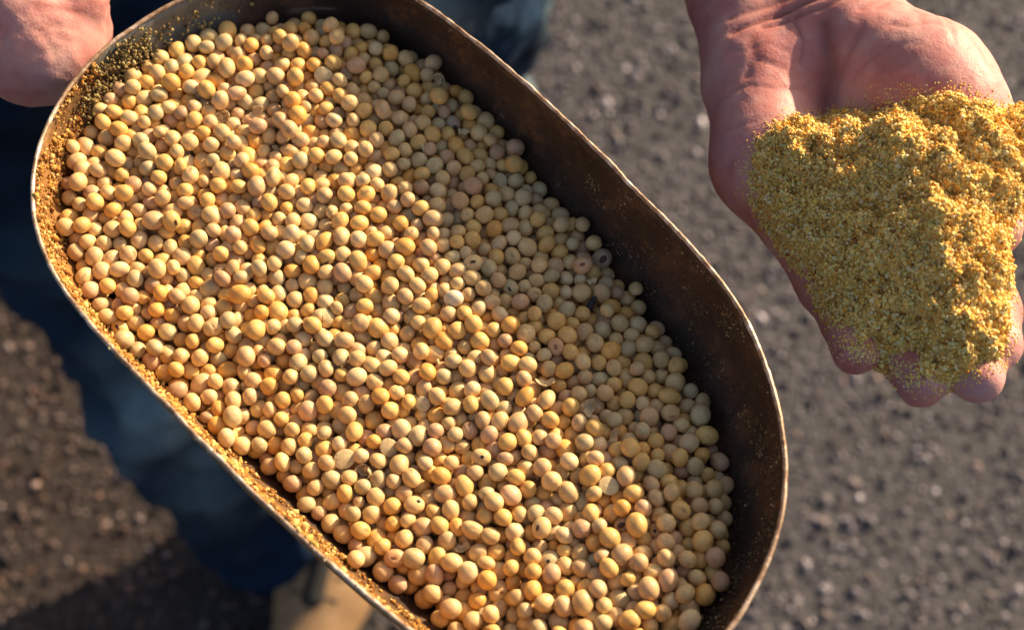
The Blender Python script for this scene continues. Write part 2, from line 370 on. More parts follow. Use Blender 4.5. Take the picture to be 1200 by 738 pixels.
# jeans
hipA, hipB = at(-120, -90, .93), at(430, -210, .93)
kneeA, ankA = at(130, 265, .50), at(305, 560, .14)
kneeB, ankB = at(500, -25, .62), at(560, 420, .12)
legA = [(hipA, kneeA, .105, .082), (kneeA, ankA, .082, .072), (ankA, at(330, 600, .07), .074, .078), (at(205, 440, .33), at(265, 535, .19), .078, .07)]
legB = [(hipB, kneeB, .100, .084), (kneeB, ankB, .082, .070), (ankB, ankB+np.array([0, -.02, -.06]), .070, .074)]
pel = [(hipA, hipB, .125, .125), (hipA+np.array([.02, .03, .12]), hipB+np.array([-.02, .03, .12]), .12, .12)]
fadeA = [(at(150, 455, .4)[:2], .05), (at(195, 505, .33)[:2], .03)]
def jean_extra(P, G):
    n = vnoise(P, 9, 1.3, 3); n2 = vnoise(P*np.array([1, 1, 2.2]), 26, 4.0, 2)
    fold = .013*(1-np.abs(n)*3.4)+.006*n2
    pp = proj(P); fd = np.zeros(len(P))
    for x, y, s, a in ((172, 478, 52, 1.0), (120, 420, 30, .4), (500, 2, 42, 1.0), (150, 545, 22, .5), (235, 560, 45, .5), (80, 300, 60, .12)):
        c0 = at(x, y, .45 if y > 100 else .7); 
        fd = np.maximum(fd, a*np.exp(-((np.linalg.norm(pp[:, :2]-np.array([x, y]), axis=1))/s)**2))
    # sunlit right edge of one leg, painted pale into the denim colour
    lit_edge = poly_dist(pp[:, :2], [(640, -60), (640, 20), (634, 70), (616, 120)])
    fd = np.maximum(fd, .9*np.exp(-(lit_edge/8)**2))
    return fold, {'fade': fd}
me = make_body('jeans', [legA, legB, pel], [.02, .02, .03], .02, .008, jean_extra, 7)
jeans = link('jeans', me, M_denim, person)

# hem seams of the trouser legs as thin stitched bands (sub-parts)
def tube(pts, r, n=10, closed=False, flat=1.0, tip=None):
    pts = [Vector(p) for p in pts]; V = []; F = []
    N = len(pts)
    for i, p in enumerate(pts):
        a = pts[(i-1) % N] if (closed or i > 0) else pts[0]; b = pts[(i+1) % N] if (closed or i < N-1) else pts[-1]
        t = (b-a).normalized(); u = t.cross(Vector((0, 0, 1)))
        if u.length < 1e-4: u = t.cross(Vector((0, 1, 0)))
        u.normalize(); v = u.cross(t)
        rr = r(i/(N-1)) if callable(r) else r
        for j in range(n):
            an = 2*math.pi*j/n; V.append((p+u*math.cos(an)*rr+v*math.sin(an)*rr*flat)[:])
    m = N if closed else N-1
    for i in range(m):
        for j in range(n):
            F.append([i*n+j, i*n+(j+1) % n, ((i+1) % N)*n+(j+1) % n, ((i+1) % N)*n+j])
    me = bpy.data.meshes.new('tube')
    if not closed: F += [list(range(n))[::-1], [(N-1)*n+j for j in range(n)]]
    me.from_pydata(V, [], F); me.update(); return me

# boots
def make_boot(toe, ang):
    ca, sa = math.cos(ang), math.sin(ang)
    def L(x, y, z): return toe+np.array([ca*x-sa*y, sa*x+ca*y, z])
    root = empty('boot', toe); root.parent = person; root.matrix_parent_inverse = Matrix.Translation(person.location).inverted()
    up = [(L(0, -.02, .045), L(0, .06, .05), .038, .046), (L(0, .06, .05), L(0, .17, .052), .046, .036), (L(0, .10, .075), L(0, .17, .13), .034, .042), (L(0, .17, .06), L(0, .185, .17), .04, .048)]
    m = make_body('upper', [up], [.012], .004, .005, None, 6)
    def ch(name, m, mat):
        o = bpy.data.objects.new(name, m); m.materials.append(mat); m.shade_smooth(); COL.objects.link(o); o.parent = root
        o.matrix_parent_inverse = Matrix.Translation(root.location).inverted(); return o
    ch('upper', m, M_boot)
    so_ = [(L(0, -.022, .012), L(0, .07, .012), .046, .050), (L(0, .07, .012), L(0, .19, .012), .044, .042)]
    m = make_body('sole', [so_], [.01], .004, .006, None, 5)
    for v in m.vertices: v.co.z = .002+min(max(v.co.z, 0), .024)
    ch('sole', m, M_dark)
    m = make_body('tongue', [[(L(0, .035, .088), L(0, .11, .106), .016, .017)]], [.005], .004, .003, None, 5); ch('tongue', m, M_dark)
    for i in range(5):
        y = .035+i*.018; z = .098+i*.006
        pts = [L(x, y+.004*math.sin(i), z-.22*x*x/.03*1.2) for x in np.linspace(-.026, .026, 9)]
        ch('lace', tube(pts, .0025, 8), M_lace)
    return root
make_boot(at(362, 748, .05)*np.array([1, 1, 0]), R(-14))
make_boot(at(640, 560, .05)*np.array([1, 1, 0]), R(10))

# shirt: torso and sleeves, above the frame
tor = (hipA+hipB)/2
sh = [(tor+np.array([-.06, .04, .12]), tor+np.array([-.06, .06, .50]), .15, .16), (tor+np.array([.06, .04, .12]), tor+np.array([.06, .06, .50]), .15, .16),
      (tor+np.array([-.17, .06, .48]), tor+np.array([.17, .06, .48]), .08, .08)]
slL = [(tor+np.array([.21, .04, .46]), tor+np.array([.33, -.02, .20]), .065, .055), (tor+np.array([.33, -.02, .20]), arm_end+np.array([0, -.03, 0]), .055, .045)]
slR = [(tor+np.array([-.21, .04, .46]), ae+np.array([-.12, .06, .12]), .065, .055), (ae+np.array([-.12, .06, .12]), ae+np.array([0, -.03, 0]), .055, .045)]
me = make_body('shirt', [sh, slL, slR], [.03, .01, .01], .015, .014, lambda P, G: (.006*vnoise(P, 12, 2.2, 3), {}), 6)
link('shirt', me, M_shirt, person)

# ------------------------------------------------------------------ scoop
Z0 = 1.12
rim_px = [(215, 0), (170, 25), (122, 62), (85, 100), (56, 148), (41, 195), (38, 240), (48, 285), (75, 335), (115, 385), (160, 430), (210, 483), (265, 538), (328, 598), (390, 655),
          (440, 700), (492, 742), (555, 785), (640, 815), (730, 818), (800, 788), (848, 745), (884, 690), (906, 640), (917, 585), (918, 530), (906, 465), (885, 405), (850, 342), (800, 284),
          (740, 224), (680, 163), (620, 108), (560, 57), (505, 12), (470, -12), (420, -32), (345, -38), (272, -22)]
rim = np.array([at(x, y, Z0)[:2] for x, y in rim_px])
CC = np.array(at(478, 385, Z0)[:2])
d = rim-CC; ph = np.arctan2(d[:, 1], d[:, 0]); rr = np.linalg.norm(d, axis=1); o_ = np.argsort(ph); ph = ph[o_]; rr = rr[o_]
phx = np.concatenate([ph-2*math.pi, ph, ph+2*math.pi]); rrx = np.concatenate([rr]*3)
tt = np.linspace(-math.pi, math.pi, 721); tab = np.interp(tt, phx, rrx)
kern = np.hanning(49); kern /= kern.sum(); tab = np.convolve(np.concatenate([tab[-25:-1], tab, tab[1:25]]), kern, 'valid')
def Rim(a): return np.interp((np.asarray(a)+math.pi) % (2*math.pi)-math.pi, tt, tab)
DB, PE = .068, 2.1
def kd(dep): return (1-np.clip(dep/DB, 0, .9999)**PE)**(1/PE)
scoop = tag(empty('scoop', (CC[0], CC[1], Z0-DB)), 'rusty steel grain scoop heaped with cream soybeans, held at the upper left', 'scoop')
NA = 360; ang = np.linspace(-math.pi, math.pi, NA, endpoint=False)
prof = []                               # (depth, outward offset)
for s in np.linspace(0, 1, 26): prof.append((DB*math.sin(s*math.pi/2)**1.0, 0.0))
prof = prof[::-1]                       # inner: bottom -> rim
rows = [(dp, 0.0) for dp, _ in prof]
rows += [(dp, .0012) for dp, _ in prof[::-1]]
V = []
for dp, off in rows:
    kk = kd(np.array([dp]))[0] if dp < DB*.9999 else .02
    wob = 1+.0012*np.sin(ang*3+1)+.004*np.sin(ang*7+.4)*(dp/DB)
    r_ = (Rim(ang)*wob)*kk+off*(1 if kk > .3 else .3)
    z = np.full(NA, Z0-dp-off*(1-kk))+.0004*np.sin(ang*5+2)+.0002*np.sin(ang*11)
    V.append(np.stack([CC[0]+np.cos(ang)*r_, CC[1]+np.sin(ang)*r_, z], 1))
V = np.concatenate(V); F = []
for i in range(len(rows)-1):
    j = np.arange(NA); F.append(np.stack([i*NA+j, i*NA+(j+1) % NA, (i+1)*NA+(j+1) % NA, (i+1)*NA+j], 1))
F = np.concatenate(F)
nz = vnoise(V, 55, 5.0, 2); V[:, :2] += (V[:, :2]-CC)*(nz*.00025/.1)[:, None]
me = mesh_np('bowl', V, F)
bm = bmesh.new(); bm.from_mesh(me)
bm.verts.ensure_lookup_table()
bmesh.ops.contextual_create(bm, geom=[bm.verts[i] for i in range(NA)]); bmesh.ops.contextual_create(bm, geom=[bm.verts[(len(rows)-1)*NA+i] for i in range(NA)])
bmesh.ops.recalc_face_normals(bm, faces=bm.faces[:]); bm.to_mesh(me); bm.free()
link('bowl', me, M_scoop, scoop)
wob0 = 1+.0012*np.sin(ang*3+1)
rp = np.stack([CC[0]+np.cos(ang)*(Rim(ang)*wob0+.0006), CC[1]+np.sin(ang)*(Rim(ang)*wob0+.0006), Z0+.0002+.0004*np.sin(ang*5+2)+.0002*np.sin(ang*11)], 1)
me = tube(rp, .00085, 8, closed=True)
RV = np.array([v.co[:] for v in me.vertices]); nz = vnoise(RV, 55, 5.0, 2); n2 = vnoise(RV, 420, 1.0, 2)
RV[:, :2] += (RV[:, :2]-CC)*(nz*.00025/.1)[:, None]; RV += n2[:, None]*.00018
me.vertices.foreach_set('co', RV.astype(np.float32).ravel()); me.update()
link('rim', me, M_rim, scoop)
h0 = at(75, 60, Z0-.03); h1 = at(-150, -110, Z0-.028)
me = tube([h0+(h1-h0)*t for t in np.linspace(-.08, 1, 12)], lambda t: .0125+.001*math.sin(t*9), 20)
hd = link('handle', me, M_rim, scoop)

# ------------------------------------------------------------------ soybeans: relaxed packing in the bowl
a_long = np.array(at(760, 700, Z0)[:2])-np.array(at(200, 60, Z0)[:2]); a_long /= np.linalg.norm(a_long)
a_n = np.array([-a_long[1], a_long[0]])           # points to the upper right wall
ctrl = np.array([(27, -165, 13), (58, -152, 18), (77, -132, 20), (84, -113, 20), (88, -90, 21.5), (88, -71, 24), (89, -49, 24), (90, -27, 25.5), (92, -9, 25), (89, 10, 27), (86, 28, 31),
    (85, 40, 32.5), (78, 59, 35), (70, 79, 35), (59, 102, 31), (47, 118, 26), (37, 133, 17), (22, 143, 10), (-24, -160, 8), (-47, -151, 4), (-59, -141, 4), (-67, -129, 6), (-74, -109, 13),
    (-74, -91, 21), (-72, -73, 28), (-71, -52, 33), (-70, -28, 33), (-65, -5, 34), (-63, 15, 34), (-59, 32, 35), (-56, 47, 36), (-52, 61, 36), (-48, 80, 35), (-20, 120, 22),
    (0, 0, 27), (0, 50, 28), (0, -60, 22), (20, 0, 27), (10, -110, 17)])/1000.0
def dfeat(n, l): return np.stack([np.ones_like(n), n, l, n*n*10, n*l*10, l*l*10, l**3*100, n*n*l*100], -1)
dco = np.linalg.lstsq(dfeat(ctrl[:, 0], ctrl[:, 1]), ctrl[:, 2], rcond=None)[0]
def bean_depth(x, y):
    q = np.stack([x-CC[0], y-CC[1]], -1)
    return np.clip(dfeat(q@a_n, q@a_long)@dco-.003, .0015, .040)
g = np.random.default_rng(21)
TH = .0175
tx, ty = np.meshgrid(np.arange(CC[0]-.2, CC[0]+.2, .002), np.arange(CC[1]-.2, CC[1]+.2, .002)); tx = tx.ravel(); ty = ty.ravel()
tr = np.hypot(tx-CC[0], ty-CC[1]); area = (tr < Rim(np.arctan2(ty-CC[1], tx-CC[0]))*kd(bean_depth(tx, ty)+.006)-.002).sum()*.002**2
NB = int(area*TH*.62/1.22e-7); print('area', area, 'NB', NB)
pts = []
while len(pts) < NB:
    x = g.uniform(CC[0]-.2, CC[0]+.2); y = g.uniform(CC[1]-.2, CC[1]+.2)
    q = np.array([x, y])-CC; rad_ = np.linalg.norm(q)
    dp = bean_depth(np.array([x]), np.array([y]))[0]
    if rad_ < Rim(math.atan2(q[1], q[0]))*kd(dp)-.003: pts.append((x, y, Z0-dp-.018+g.uniform(0, .030)))
X = np.array(pts); br = np.clip(g.normal(.00304, .00028, NB), .0022, .0037)
gx, gy = -(bean_depth(CC[:1]+.001, CC[1:])-bean_depth(CC[:1], CC[1:]))[0]/.001, -(bean_depth(CC[:1], CC[1:]+.001)-bean_depth(CC[:1], CC[1:]))[0]/.001
nrm = np.array([-gx, -gy, 1]); nrm /= np.linalg.norm(nrm)
THICK = .0175
def pairs(X, cell):
    ci = np.floor((X-X.min(0))/cell).astype(np.int64)+1
    dims = ci.max(0)+2
    key = (ci[:, 0]*dims[1]+ci[:, 1])*dims[2]+ci[:, 2]
    od = np.argsort(key, kind='stable'); ks = key[od]
    I = []; J = []
    for dx in (-1, 0, 1):
        for dy in (-1, 0, 1):
            for dz in (-1, 0, 1):
                nk = key+(dx*dims[1]+dy)*dims[2]+dz
                lo = np.searchsorted(ks, nk, 'left'); hi = np.searchsorted(ks, nk, 'right')
                c = hi-lo; tot = c.sum()
                if tot == 0: continue
                ii = np.repeat(np.arange(len(X)), c)
                off = np.arange(tot)-np.repeat(np.cumsum(c)-c, c)
                jj = od[np.repeat(lo, c)+off]
                m = ii < jj; I.append(ii[m]); J.append(jj[m])
    return np.concatenate(I), np.concatenate(J)
for it in range(260):
    if it % 3 == 0: I, J = pairs(X, .0080)
    X = X-nrm*(.00022 if it < 200 else .00008)
    for sub in range(2):
        D = X[I]-X[J]; L = np.linalg.norm(D, axis=1)+1e-9; pen = (br[I]+br[J])*.985-L
        m = pen > 0; c = D[m]/L[m][:, None]*pen[m][:, None]*.5
        A = np.zeros_like(X); cnt = np.zeros(len(X))
        np.add.at(A, I[m], c); np.add.at(A, J[m], -c); np.add.at(cnt, I[m], 1); np.add.at(cnt, J[m], 1)
        X += A/np.maximum(cnt, 1)[:, None]*1.6
        fl = Z0-bean_depth(X[:, 0], X[:, 1])-THICK+br
        X[:, 2] = np.maximum(X[:, 2], fl)
        q = X[:, :2]-CC; rq = np.linalg.norm(q, axis=1); lim = Rim(np.arctan2(q[:, 1], q[:, 0]))*kd(np.clip(Z0-X[:, 2], 0, DB))-br*1.05-.0008
        s_ = np.where(rq > lim, lim/rq, 1.0); X[:, :2] = CC+q*s_[:, None]
PR = proj(X); zr = .5
W_, H_ = 800, 492; zb = np.full((H_, W_), 9.0); ib = np.full((H_, W_), -1)
sx_ = W_/1200
for i in np.argsort(-PR[:, 2]):
    px, py, dep = PR[i]; px *= sx_; py *= sx_; rp_ = br[i]/dep/S*sx_
    x0, x1 = max(0, int(px-rp_)), min(W_, int(px+rp_)+2); y0, y1 = max(0, int(py-rp_)), min(H_, int(py+rp_)+2)
    if x0 >= x1 or y0 >= y1: continue
    yy, xx = np.mgrid[y0:y1, x0:x1]; dd = ((xx-px)**2+(yy-py)**2)/rp_**2; m = dd < 1
    z = dep-br[i]*np.sqrt(np.clip(1-dd, 0, 1)); m &= z < zb[y0:y1, x0:x1]
    zb[y0:y1, x0:x1][m] = z[m]; ib[y0:y1, x0:x1][m] = i
vis = np.bincount(ib[ib >= 0].ravel(), minlength=NB)
full = math.pi*(br/PR[:, 2]/S*sx_)**2
print('beans visible', (vis > 0).sum(), 'mean z', X[:, 2].mean())

def bean_variants(sub, n, seed):
    V, F = ico(sub); gg = np.random.default_rng(seed); out = []; hil = []
    for i in range(n):
        B = V*np.array([1.0+gg.uniform(.0, .24), 1.0+gg.uniform(-.05, .07), 1.0+gg.uniform(-.14, .03)])
        for _ in range(5):
            dv = gg.normal(size=3); dv /= np.linalg.norm(dv); B *= (1+gg.uniform(-.075, .05)*np.exp(-((V-dv)**2).sum(1)/.5))[:, None]
        hd_ = np.array([.35, -.9, .2]); hd_ /= np.linalg.norm(hd_)
        q = V-hd_; h = np.minimum(1, 1.3*np.exp(-((q[:, 0]/.34)**2+(q[:, 2]/.17)**2+(q[:, 1]/.4)**2)))
        st = gg.uniform(.3, 1.0) if i % 2 == 0 else gg.uniform(0, .2)
        B *= (1-.06*h)[:, None]
        if i % 6 == 3:                       # wrinkled crease
            B *= (1-.10*np.exp(-(V[:, 1]/.10)**2)*(V[:, 2] > -.3))[:, None]
        out.append(B); hil.append(h*st)
    return np.stack(out), np.stack(hil), F
bp = np.array([(.80, .58, .27), (.83, .55, .19), (.74, .52, .27), (.70, .46, .27), (.64, .52, .28), (.86, .50, .14), (.58, .38, .22), (.82, .64, .36)])
bw = np.array([.30, .24, .16, .05, .10, .08, .03, .04])
bp = bp*np.array([1.0, .975, .96])
bcol = bp[g.choice(len(bp), NB, p=bw/bw.sum())]*g.uniform(.88, 1.08, (NB, 1))
Rb = rots(NB, g)
GRP = 'soybeans heaped in the scoop'

# ---- the odd ones: split, hollow, eyed, stained, with straws (each placed on the bean it replaces)
M_pale = plain('split_bean_flesh', (.80, .60, .31), .55, .1); M_husk = plain('dry_husk', (.70, .50, .26), .7)
M_hil = plain('dark_hilum', (.07, .03, .018), .6); M_red = plain('red_brown_hollow', (.30, .12, .05), .6); M_black = plain('black_seed', (.012, .012, .018), .45)
M_straw = plain('pale_straw', (.80, .62, .32), .6)
Vh, Fh = ico(3)
specials = [
 (495, 158, 'tail', 'tan bean husk with a thin straw trailing from it in the upper heap'),
 (507, 103, 'hollow', 'curled hollow tan husk near the upper right wall of the scoop'),
 (525, 145, 'stain', 'bean mottled grey and black beside a small white chip'),
 (545, 146, 'chip', 'small white flat bean chip right of the black mottled bean'),
 (590, 217, 'half', 'round split half bean with its flat face up near the upper right wall'),
 (531, 88, 'orange', 'orange spotted bean at the upper right edge of the heap'),
 (527, 358, 'pale', 'large chalky white bean in the middle of the heap'),
 (675, 317, 'redhollow', 'reddish hollow bean close to the right wall'),
 (660, 409, 'redhollow', 'reddish hollow bean with a dark eye, below the black seed piece'),
 (597, 468, 'eye', 'oval tan bean with a long brown eye, in the shaded middle'),
 (689, 354, 'seed', 'black upright sliver of seed between beans near the right wall'),
 (693, 338, 'chip', 'pale curl of husk resting just above the black sliver'),
 (603, 343, 'eye', 'grey tan bean with one dark dot right of the white bean'),
 (548, 314, 'eye', 'pinkish bean with a brown eye above the white bean'),
 (713, 291, 'stain', 'dark patched bean against the right wall'),
 (503, 406, 'tail', 'bean with a bent pale stalk hanging down from it, left of centre'),
 (633, 453, 'husk', 'broad pale flake of husk in the shaded half'),
 (688, 473, 'husk', 'small greenish husk flake near the right wall'),
 (493, 478, 'half', 'oval half bean lying flat side up below centre'),
 (323, 170, 'chip', 'bright white flat chip standing among beans in the upper left'),
 (267, 130, 'hollow', 'brown rimmed hollow husk in the upper left of the heap'),
 (380, 97, 'half', 'split white bean half near the top of the heap'),
 (295, 138, 'husk', 'curved half husk under the hollow one in the upper left'),
 (260, 95, 'orange', 'bright golden bean near the handle end'),
 (145, 379, 'eye', 'grey bean with a dark eye against the left rim'),
 (247, 376, 'crack', 'orange bean with a long crease on the left side'),
 (383, 383, 'crack', 'large golden bean split by a deep crease left of centre'),
 (378, 301, 'eye', 'cream bean with a dark spot at its top, left of centre'),
 (205, 261, 'eye', 'small bean with a dark brown eye in the left part'),
 (355, 344, 'orange', 'smooth orange bean beside the deeply creased one'),
 (407, 535, 'half', 'pale half bean flat side up near the lower left rim'),
 (452, 527, 'half', 'golden half bean with a sharp edge, upper one of the lower left pair'),
 (430, 544, 'hollow', 'hollow grey half husk between two half beans at lower left'),
 (468, 647, 'redhollow', 'cream bean with a red brown pit by the lower rim'),
 (650, 652, 'blackeye', 'cream bean with a small black eye in the lower heap'),
 (738, 624, 'stain', 'purple stained bean in the lower right heap'),
 (632, 615, 'eye', 'large round cream bean with a brown eye in the lower heap'),
 (777, 622, 'blackeye', 'golden bean with a dark notch at lower right'),
 (582, 699, 'crack', 'golden bean with a dark split, near the bottom edge'),
 (567, 537, 'blackeye', 'golden bean with a black bar shaped eye below centre'),
 (480, 587, 'blackeye', 'cream bean with a dark hole in the lower left'),
 (712, 572, 'half', 'round pale half bean beside a large cream one at lower right'),
 (722, 515, 'husk', 'ragged pale husk shard in the shaded right half'),
 (680, 542, 'crack', 'wrinkled grey bean in the shaded right half'),
 (630, 564, 'hollow', 'small hollow ring of husk under a large cream bean'),
 (545, 630, 'husk', 'orange brown flake of husk tucked between lower beans'),
]
def toward(c, wob, gg):
    v = Vector(CAM-c).normalized()+Vector(gg.normal(0, wob, 3)); return v.normalized()
def child(name, me, mat, root):
    o = bpy.data.objects.new(name, me)
    if not me.materials: me.materials.append(mat)
    me.shade_smooth(); COL.objects.link(o); o.parent = root; return o
def sphere_me(fn, F=Fh, V=Vh): return mesh_np('bean_part', fn(V.copy()), F)
used = set(); gs = np.random.default_rng(77)
def shell_me(r, open_=0.15, irregular=.25, th=.12):
    """thin curved piece of seed coat: cap of a sphere with thickness"""
    V = []; F = []; n = 20; m = 6
    for s, rad_ in ((0, r), (1, r*(1-th))):
        for i in range(m+1):
            for j in range(n):
                a = 2*math.pi*j/n; lim = (math.pi*.5-open_)*(1+irregular*math.sin(a*2+1)*.5+irregular*.3*math.sin(a*5))
                t = lim*i/m+.02; V.append((rad_*math.sin(t)*math.cos(a)*1.1, rad_*math.sin(t)*math.sin(a)*.9, -rad_*math.cos(t)))
    o = (m+1)*n
    for s in (0, 1):
        for i in range(m):
            for j in range(n): F.append([s*o+i*n+j, s*o+i*n+(j+1) % n, s*o+(i+1)*n+(j+1) % n, s*o+(i+1)*n+j])
    for j in range(n): F.append([m*n+j, m*n+(j+1) % n, o+m*n+(j+1) % n, o+m*n+j])
    me = mesh_np('shell', V, F); bm = bmesh.new(); bm.from_mesh(me); bmesh.ops.recalc_face_normals(bm, faces=bm.faces[:])
    bm.to_mesh(me); bm.free(); return me
BV3, BH3, BF3 = bean_variants(3, 20, 3)
def plain_bean_me(r, vi, extra=None):
    B = BV3[vi]*r
    if extra is not None: B = extra(B, r)
    me = mesh_np('soybean', B, BF3)
    a = me.attributes.new('hil', 'FLOAT', 'POINT'); a.data.foreach_set('value', (BH3[vi]*0.2).astype(np.float32)); return me
for x, y, typ, lab in specials:
    dist = np.hypot(PR[:, 0]-x, PR[:, 1]-y)+np.where(vis < full*.45, 60, 0)
    for u in used: dist[u] = 1e9
    i = int(np.argmin(dist)); used.add(i); c = X[i]; r = br[i]
    v = toward(c, .25, gs); q = v.to_track_quat('Z', 'Y')
    nm = {'tail': 'soybean', 'hollow': 'bean_husk', 'stain': 'soybean', 'chip': 'bean_chip', 'half': 'half_bean', 'orange': 'soybean', 'pale': 'soybean', 'redhollow': 'soybean',
          'eye': 'soybean', 'seed': 'seed_sliver', 'husk': 'bean_husk', 'crack': 'soybean', 'blackeye': 'soybean'}[typ]
    cat = {'soybean': 'soybean', 'bean_husk': 'husk', 'bean_chip': 'bean chip', 'half_bean': 'half bean', 'seed_sliver': 'seed'}[nm]
    rgb = tuple(bcol[i])
    if typ in ('hollow', 'husk', 'chip'):
        sc_ = {'hollow': 1.02, 'husk': 1.05, 'chip': .75}[typ]
        me = shell_me(r*sc_, .1 if typ == 'hollow' else .75, .6 if typ == 'hollow' else .7, .10 if typ != 'chip' else .2)
        o = link(nm, me, M_pale if typ == 'chip' else M_husk)
        if typ == 'hollow': child('lining', sphere_me(lambda V: V*np.array([.62, .42, .12])*(1+.3*np.sin(V[:, :1]*5+1))*r+np.array([0, 0, -r*.6])), M_husk, o)
        o.location = Vector(c)+v*(r*(.25 if typ == 'hollow' else .75))
    elif typ == 'half':
        def hf(V):
            V = V*np.array([1.15, .98, .8])*r; V[:, 2] = np.minimum(V[:, 2], .10*r-.10*r*((V[:, 0]/r)**2+(V[:, 1]/r)**2)); return V
        o = link(nm, sphere_me(hf), M_pale); child('seed_coat', sphere_me(lambda V: np.where(V[:, 2:3] < .02, V, V*np.array([1, 1, 0.02]))*np.array([1.18, 1.01, .83])*r-np.array([0, 0, .05*r])), M_husk, o)
        o.location = Vector(c)+v*r*.35
    elif typ == 'seed':
        o = link(nm, sphere_me(lambda V: V*np.array([.45, 1.25, .4])*r), M_black); o.location = Vector(c)+v*r*.7
    else:
        def ex(B, r):
            if typ == 'crack': B = B*(1-.22*np.exp(-((B[:, 0]/r-.1*np.sin(B[:, 1]/r*4))/.10)**2)*(B[:, 2] > 0))[:, None]
            if typ == 'redhollow': B = B*(1-.30*np.exp(-((B[:, 0]/r)**2+(B[:, 1]/r)**2)/.22)*(B[:, 2] > 0))[:, None]
            return B
        me = plain_bean_me(r*(1.18 if typ == 'pale' else 1.0), 1, ex)
        o = link(nm, me, M_bean)
        if typ == 'orange': rgb = (.85, .45, .12)
        if typ == 'pale': rgb = (.80, .71, .52)
        if typ == 'stain': rgb = (.45, .33, .22)
        if typ == 'redhollow': rgb = (.74, .44, .22)
        o.color = (*rgb, 1); o.location = Vector(c)+v*r*(.12 if typ != 'pale' else .4)
        if typ == 'eye': child('hilum', sphere_me(lambda V: V*np.array([.36, .17, .08])*r+np.array([.1*r, 0, r*.93])), M_hil, o)
        if typ == 'blackeye': child('hilum', sphere_me(lambda V: V*np.array([.24, .19, .10])*r+np.array([.2*r, .15*r, r*.90])), M_black, o)
        if typ == 'stain': child('stain', sphere_me(lambda V: V*np.array([.50, .33, .16])*r+np.array([.22*r, 0, r*.80])), M_hil, o)
        if typ == 'redhollow': child('pit', sphere_me(lambda V: V*np.array([.40, .20, .10])*r+np.array([0, 0, r*.68])), M_red, o)
        if typ == 'crack': child('crease', sphere_me(lambda V: V*np.array([.07, .60, .20])*r+np.array([0, 0, r*.66])), M_red, o)
        if typ == 'tail':
            pts_ = [(r*.3*t+r*.2, -r*(.5+2.2*t), r*(.7+.9*t-1.1*t*t)) for t in np.linspace(0, 1, 12)]
            child('stalk', tube(pts_, lambda t: .0006*(1-.6*t), 8), M_straw, o)
    o.rotation_mode = 'QUATERNION'; o.rotation_quaternion = q @ Vector((0, 0, 1)).rotation_difference(Vector((0, 0, 1))) if typ == 'tail' else q @ Matrix.Rotation(gs.uniform(0, 6.28), 3, 'Z').to_quaternion()
    tag(o, lab, cat)

# ---- 300 that show largest, one object each; all others in one heap
rank = [i for i in np.argsort(-vis) if i not in used][:300]
ind = set(rank)
variants = []
for vi in range(20):
    me = mesh_np('soybean', BV3[vi], BF3); a = me.attributes.new('hil', 'FLOAT', 'POINT'); a.data.foreach_set('value', BH3[vi].astype(np.float32))
    me.materials.append(M_bean); me.shade_smooth(); variants.append(me)
marks = ['thin straw tail', 'curled husk by the upper right wall', 'grey black mottled bean', 'small white chip on the right', 'round half bean at upper right', 'orange spotted bean at the top',
 'large chalky white bean', 'reddish hollow bean by the right wall', 'reddish bean with dark eye', 'long brown eyed bean', 'black seed sliver', 'husk curl above the black sliver', 'one dotted grey bean',
 'pinkish brown eyed bean', 'dark patched bean by the wall', 'bean with a bent stalk', 'broad pale husk flake', 'greenish husk flake', 'oval half bean below centre', 'bright white flat chip at upper left',
 'brown rimmed hollow husk', 'white half bean near the top', 'curved half husk at upper left', 'golden bean by the handle end', 'dark eyed bean at the left rim', 'creased orange bean', 'deeply creased golden bean',
 'bean with dark top spot', 'small brown eyed bean at left', 'smooth orange bean', 'pale half bean at lower left', 'sharp edged golden half bean', 'hollow grey half husk', 'red pitted bean by the lower rim',
 'small black eyed bean', 'purple stained bean', 'large brown eyed cream bean', 'dark notched golden bean', 'split golden bean at the bottom', 'black barred golden bean', 'dark holed cream bean',
 'pale half bean at lower right', 'ragged pale husk shard', 'wrinkled grey bean', 'small hollow husk ring', 'orange brown husk flake']
cname = ['cream', 'yellow', 'pale tan', 'pinkish tan', 'greenish tan', 'golden', 'brownish', 'whitish']
dirs = ['right of', 'up right of', 'above', 'up left of', 'left of', 'down left of', 'below', 'down right of']
def bean_label(i, seen):
    ci = int(np.argmin(((bp/bp.sum(1, keepdims=True)-bcol[i]/bcol[i].sum())**2).sum(1)))
    dd = [(math.hypot(PR[i, 0]-x, PR[i, 1]-y), m, x, y) for (x, y, _, _), m in zip(specials, marks)]
    dd.sort()
    for dist, m, x, y in dd[:14]:
        a = math.atan2(-(PR[i, 1]-y), PR[i, 0]-x); dr_ = dirs[int(round(a/(math.pi/4))) % 8]
        far = 'just' if dist < 30 else ('somewhat' if dist < 60 else ('well' if dist < 110 else 'far'))
        sz = 'small ' if br[i] < .0031 else ('large ' if br[i] > .0038 else '')
        lb = f'{sz}{cname[ci]} soybean {far} {dr_} the {m}'
        if lb not in seen: seen.add(lb); return lb
    return lb
seen = set()
proto = bpy.data.objects.new('soybean', variants[0])
for n_, i in enumerate(rank):
    o = proto if n_ == 0 else proto.copy()
    COL.objects.link(o); o.data = variants[int(gs.integers(0, 20))]
    o.matrix_world = Matrix.Translation(Vector(X[i])) @ Matrix(Rb[i].tolist()).to_4x4() @ Matrix.Scale(br[i], 4)
    o.color = (*bcol[i], 1)
    tag(o, bean_label(i, seen), 'soybean', GRP)
BV2, BH2, BF2 = bean_variants(2, 20, 9)
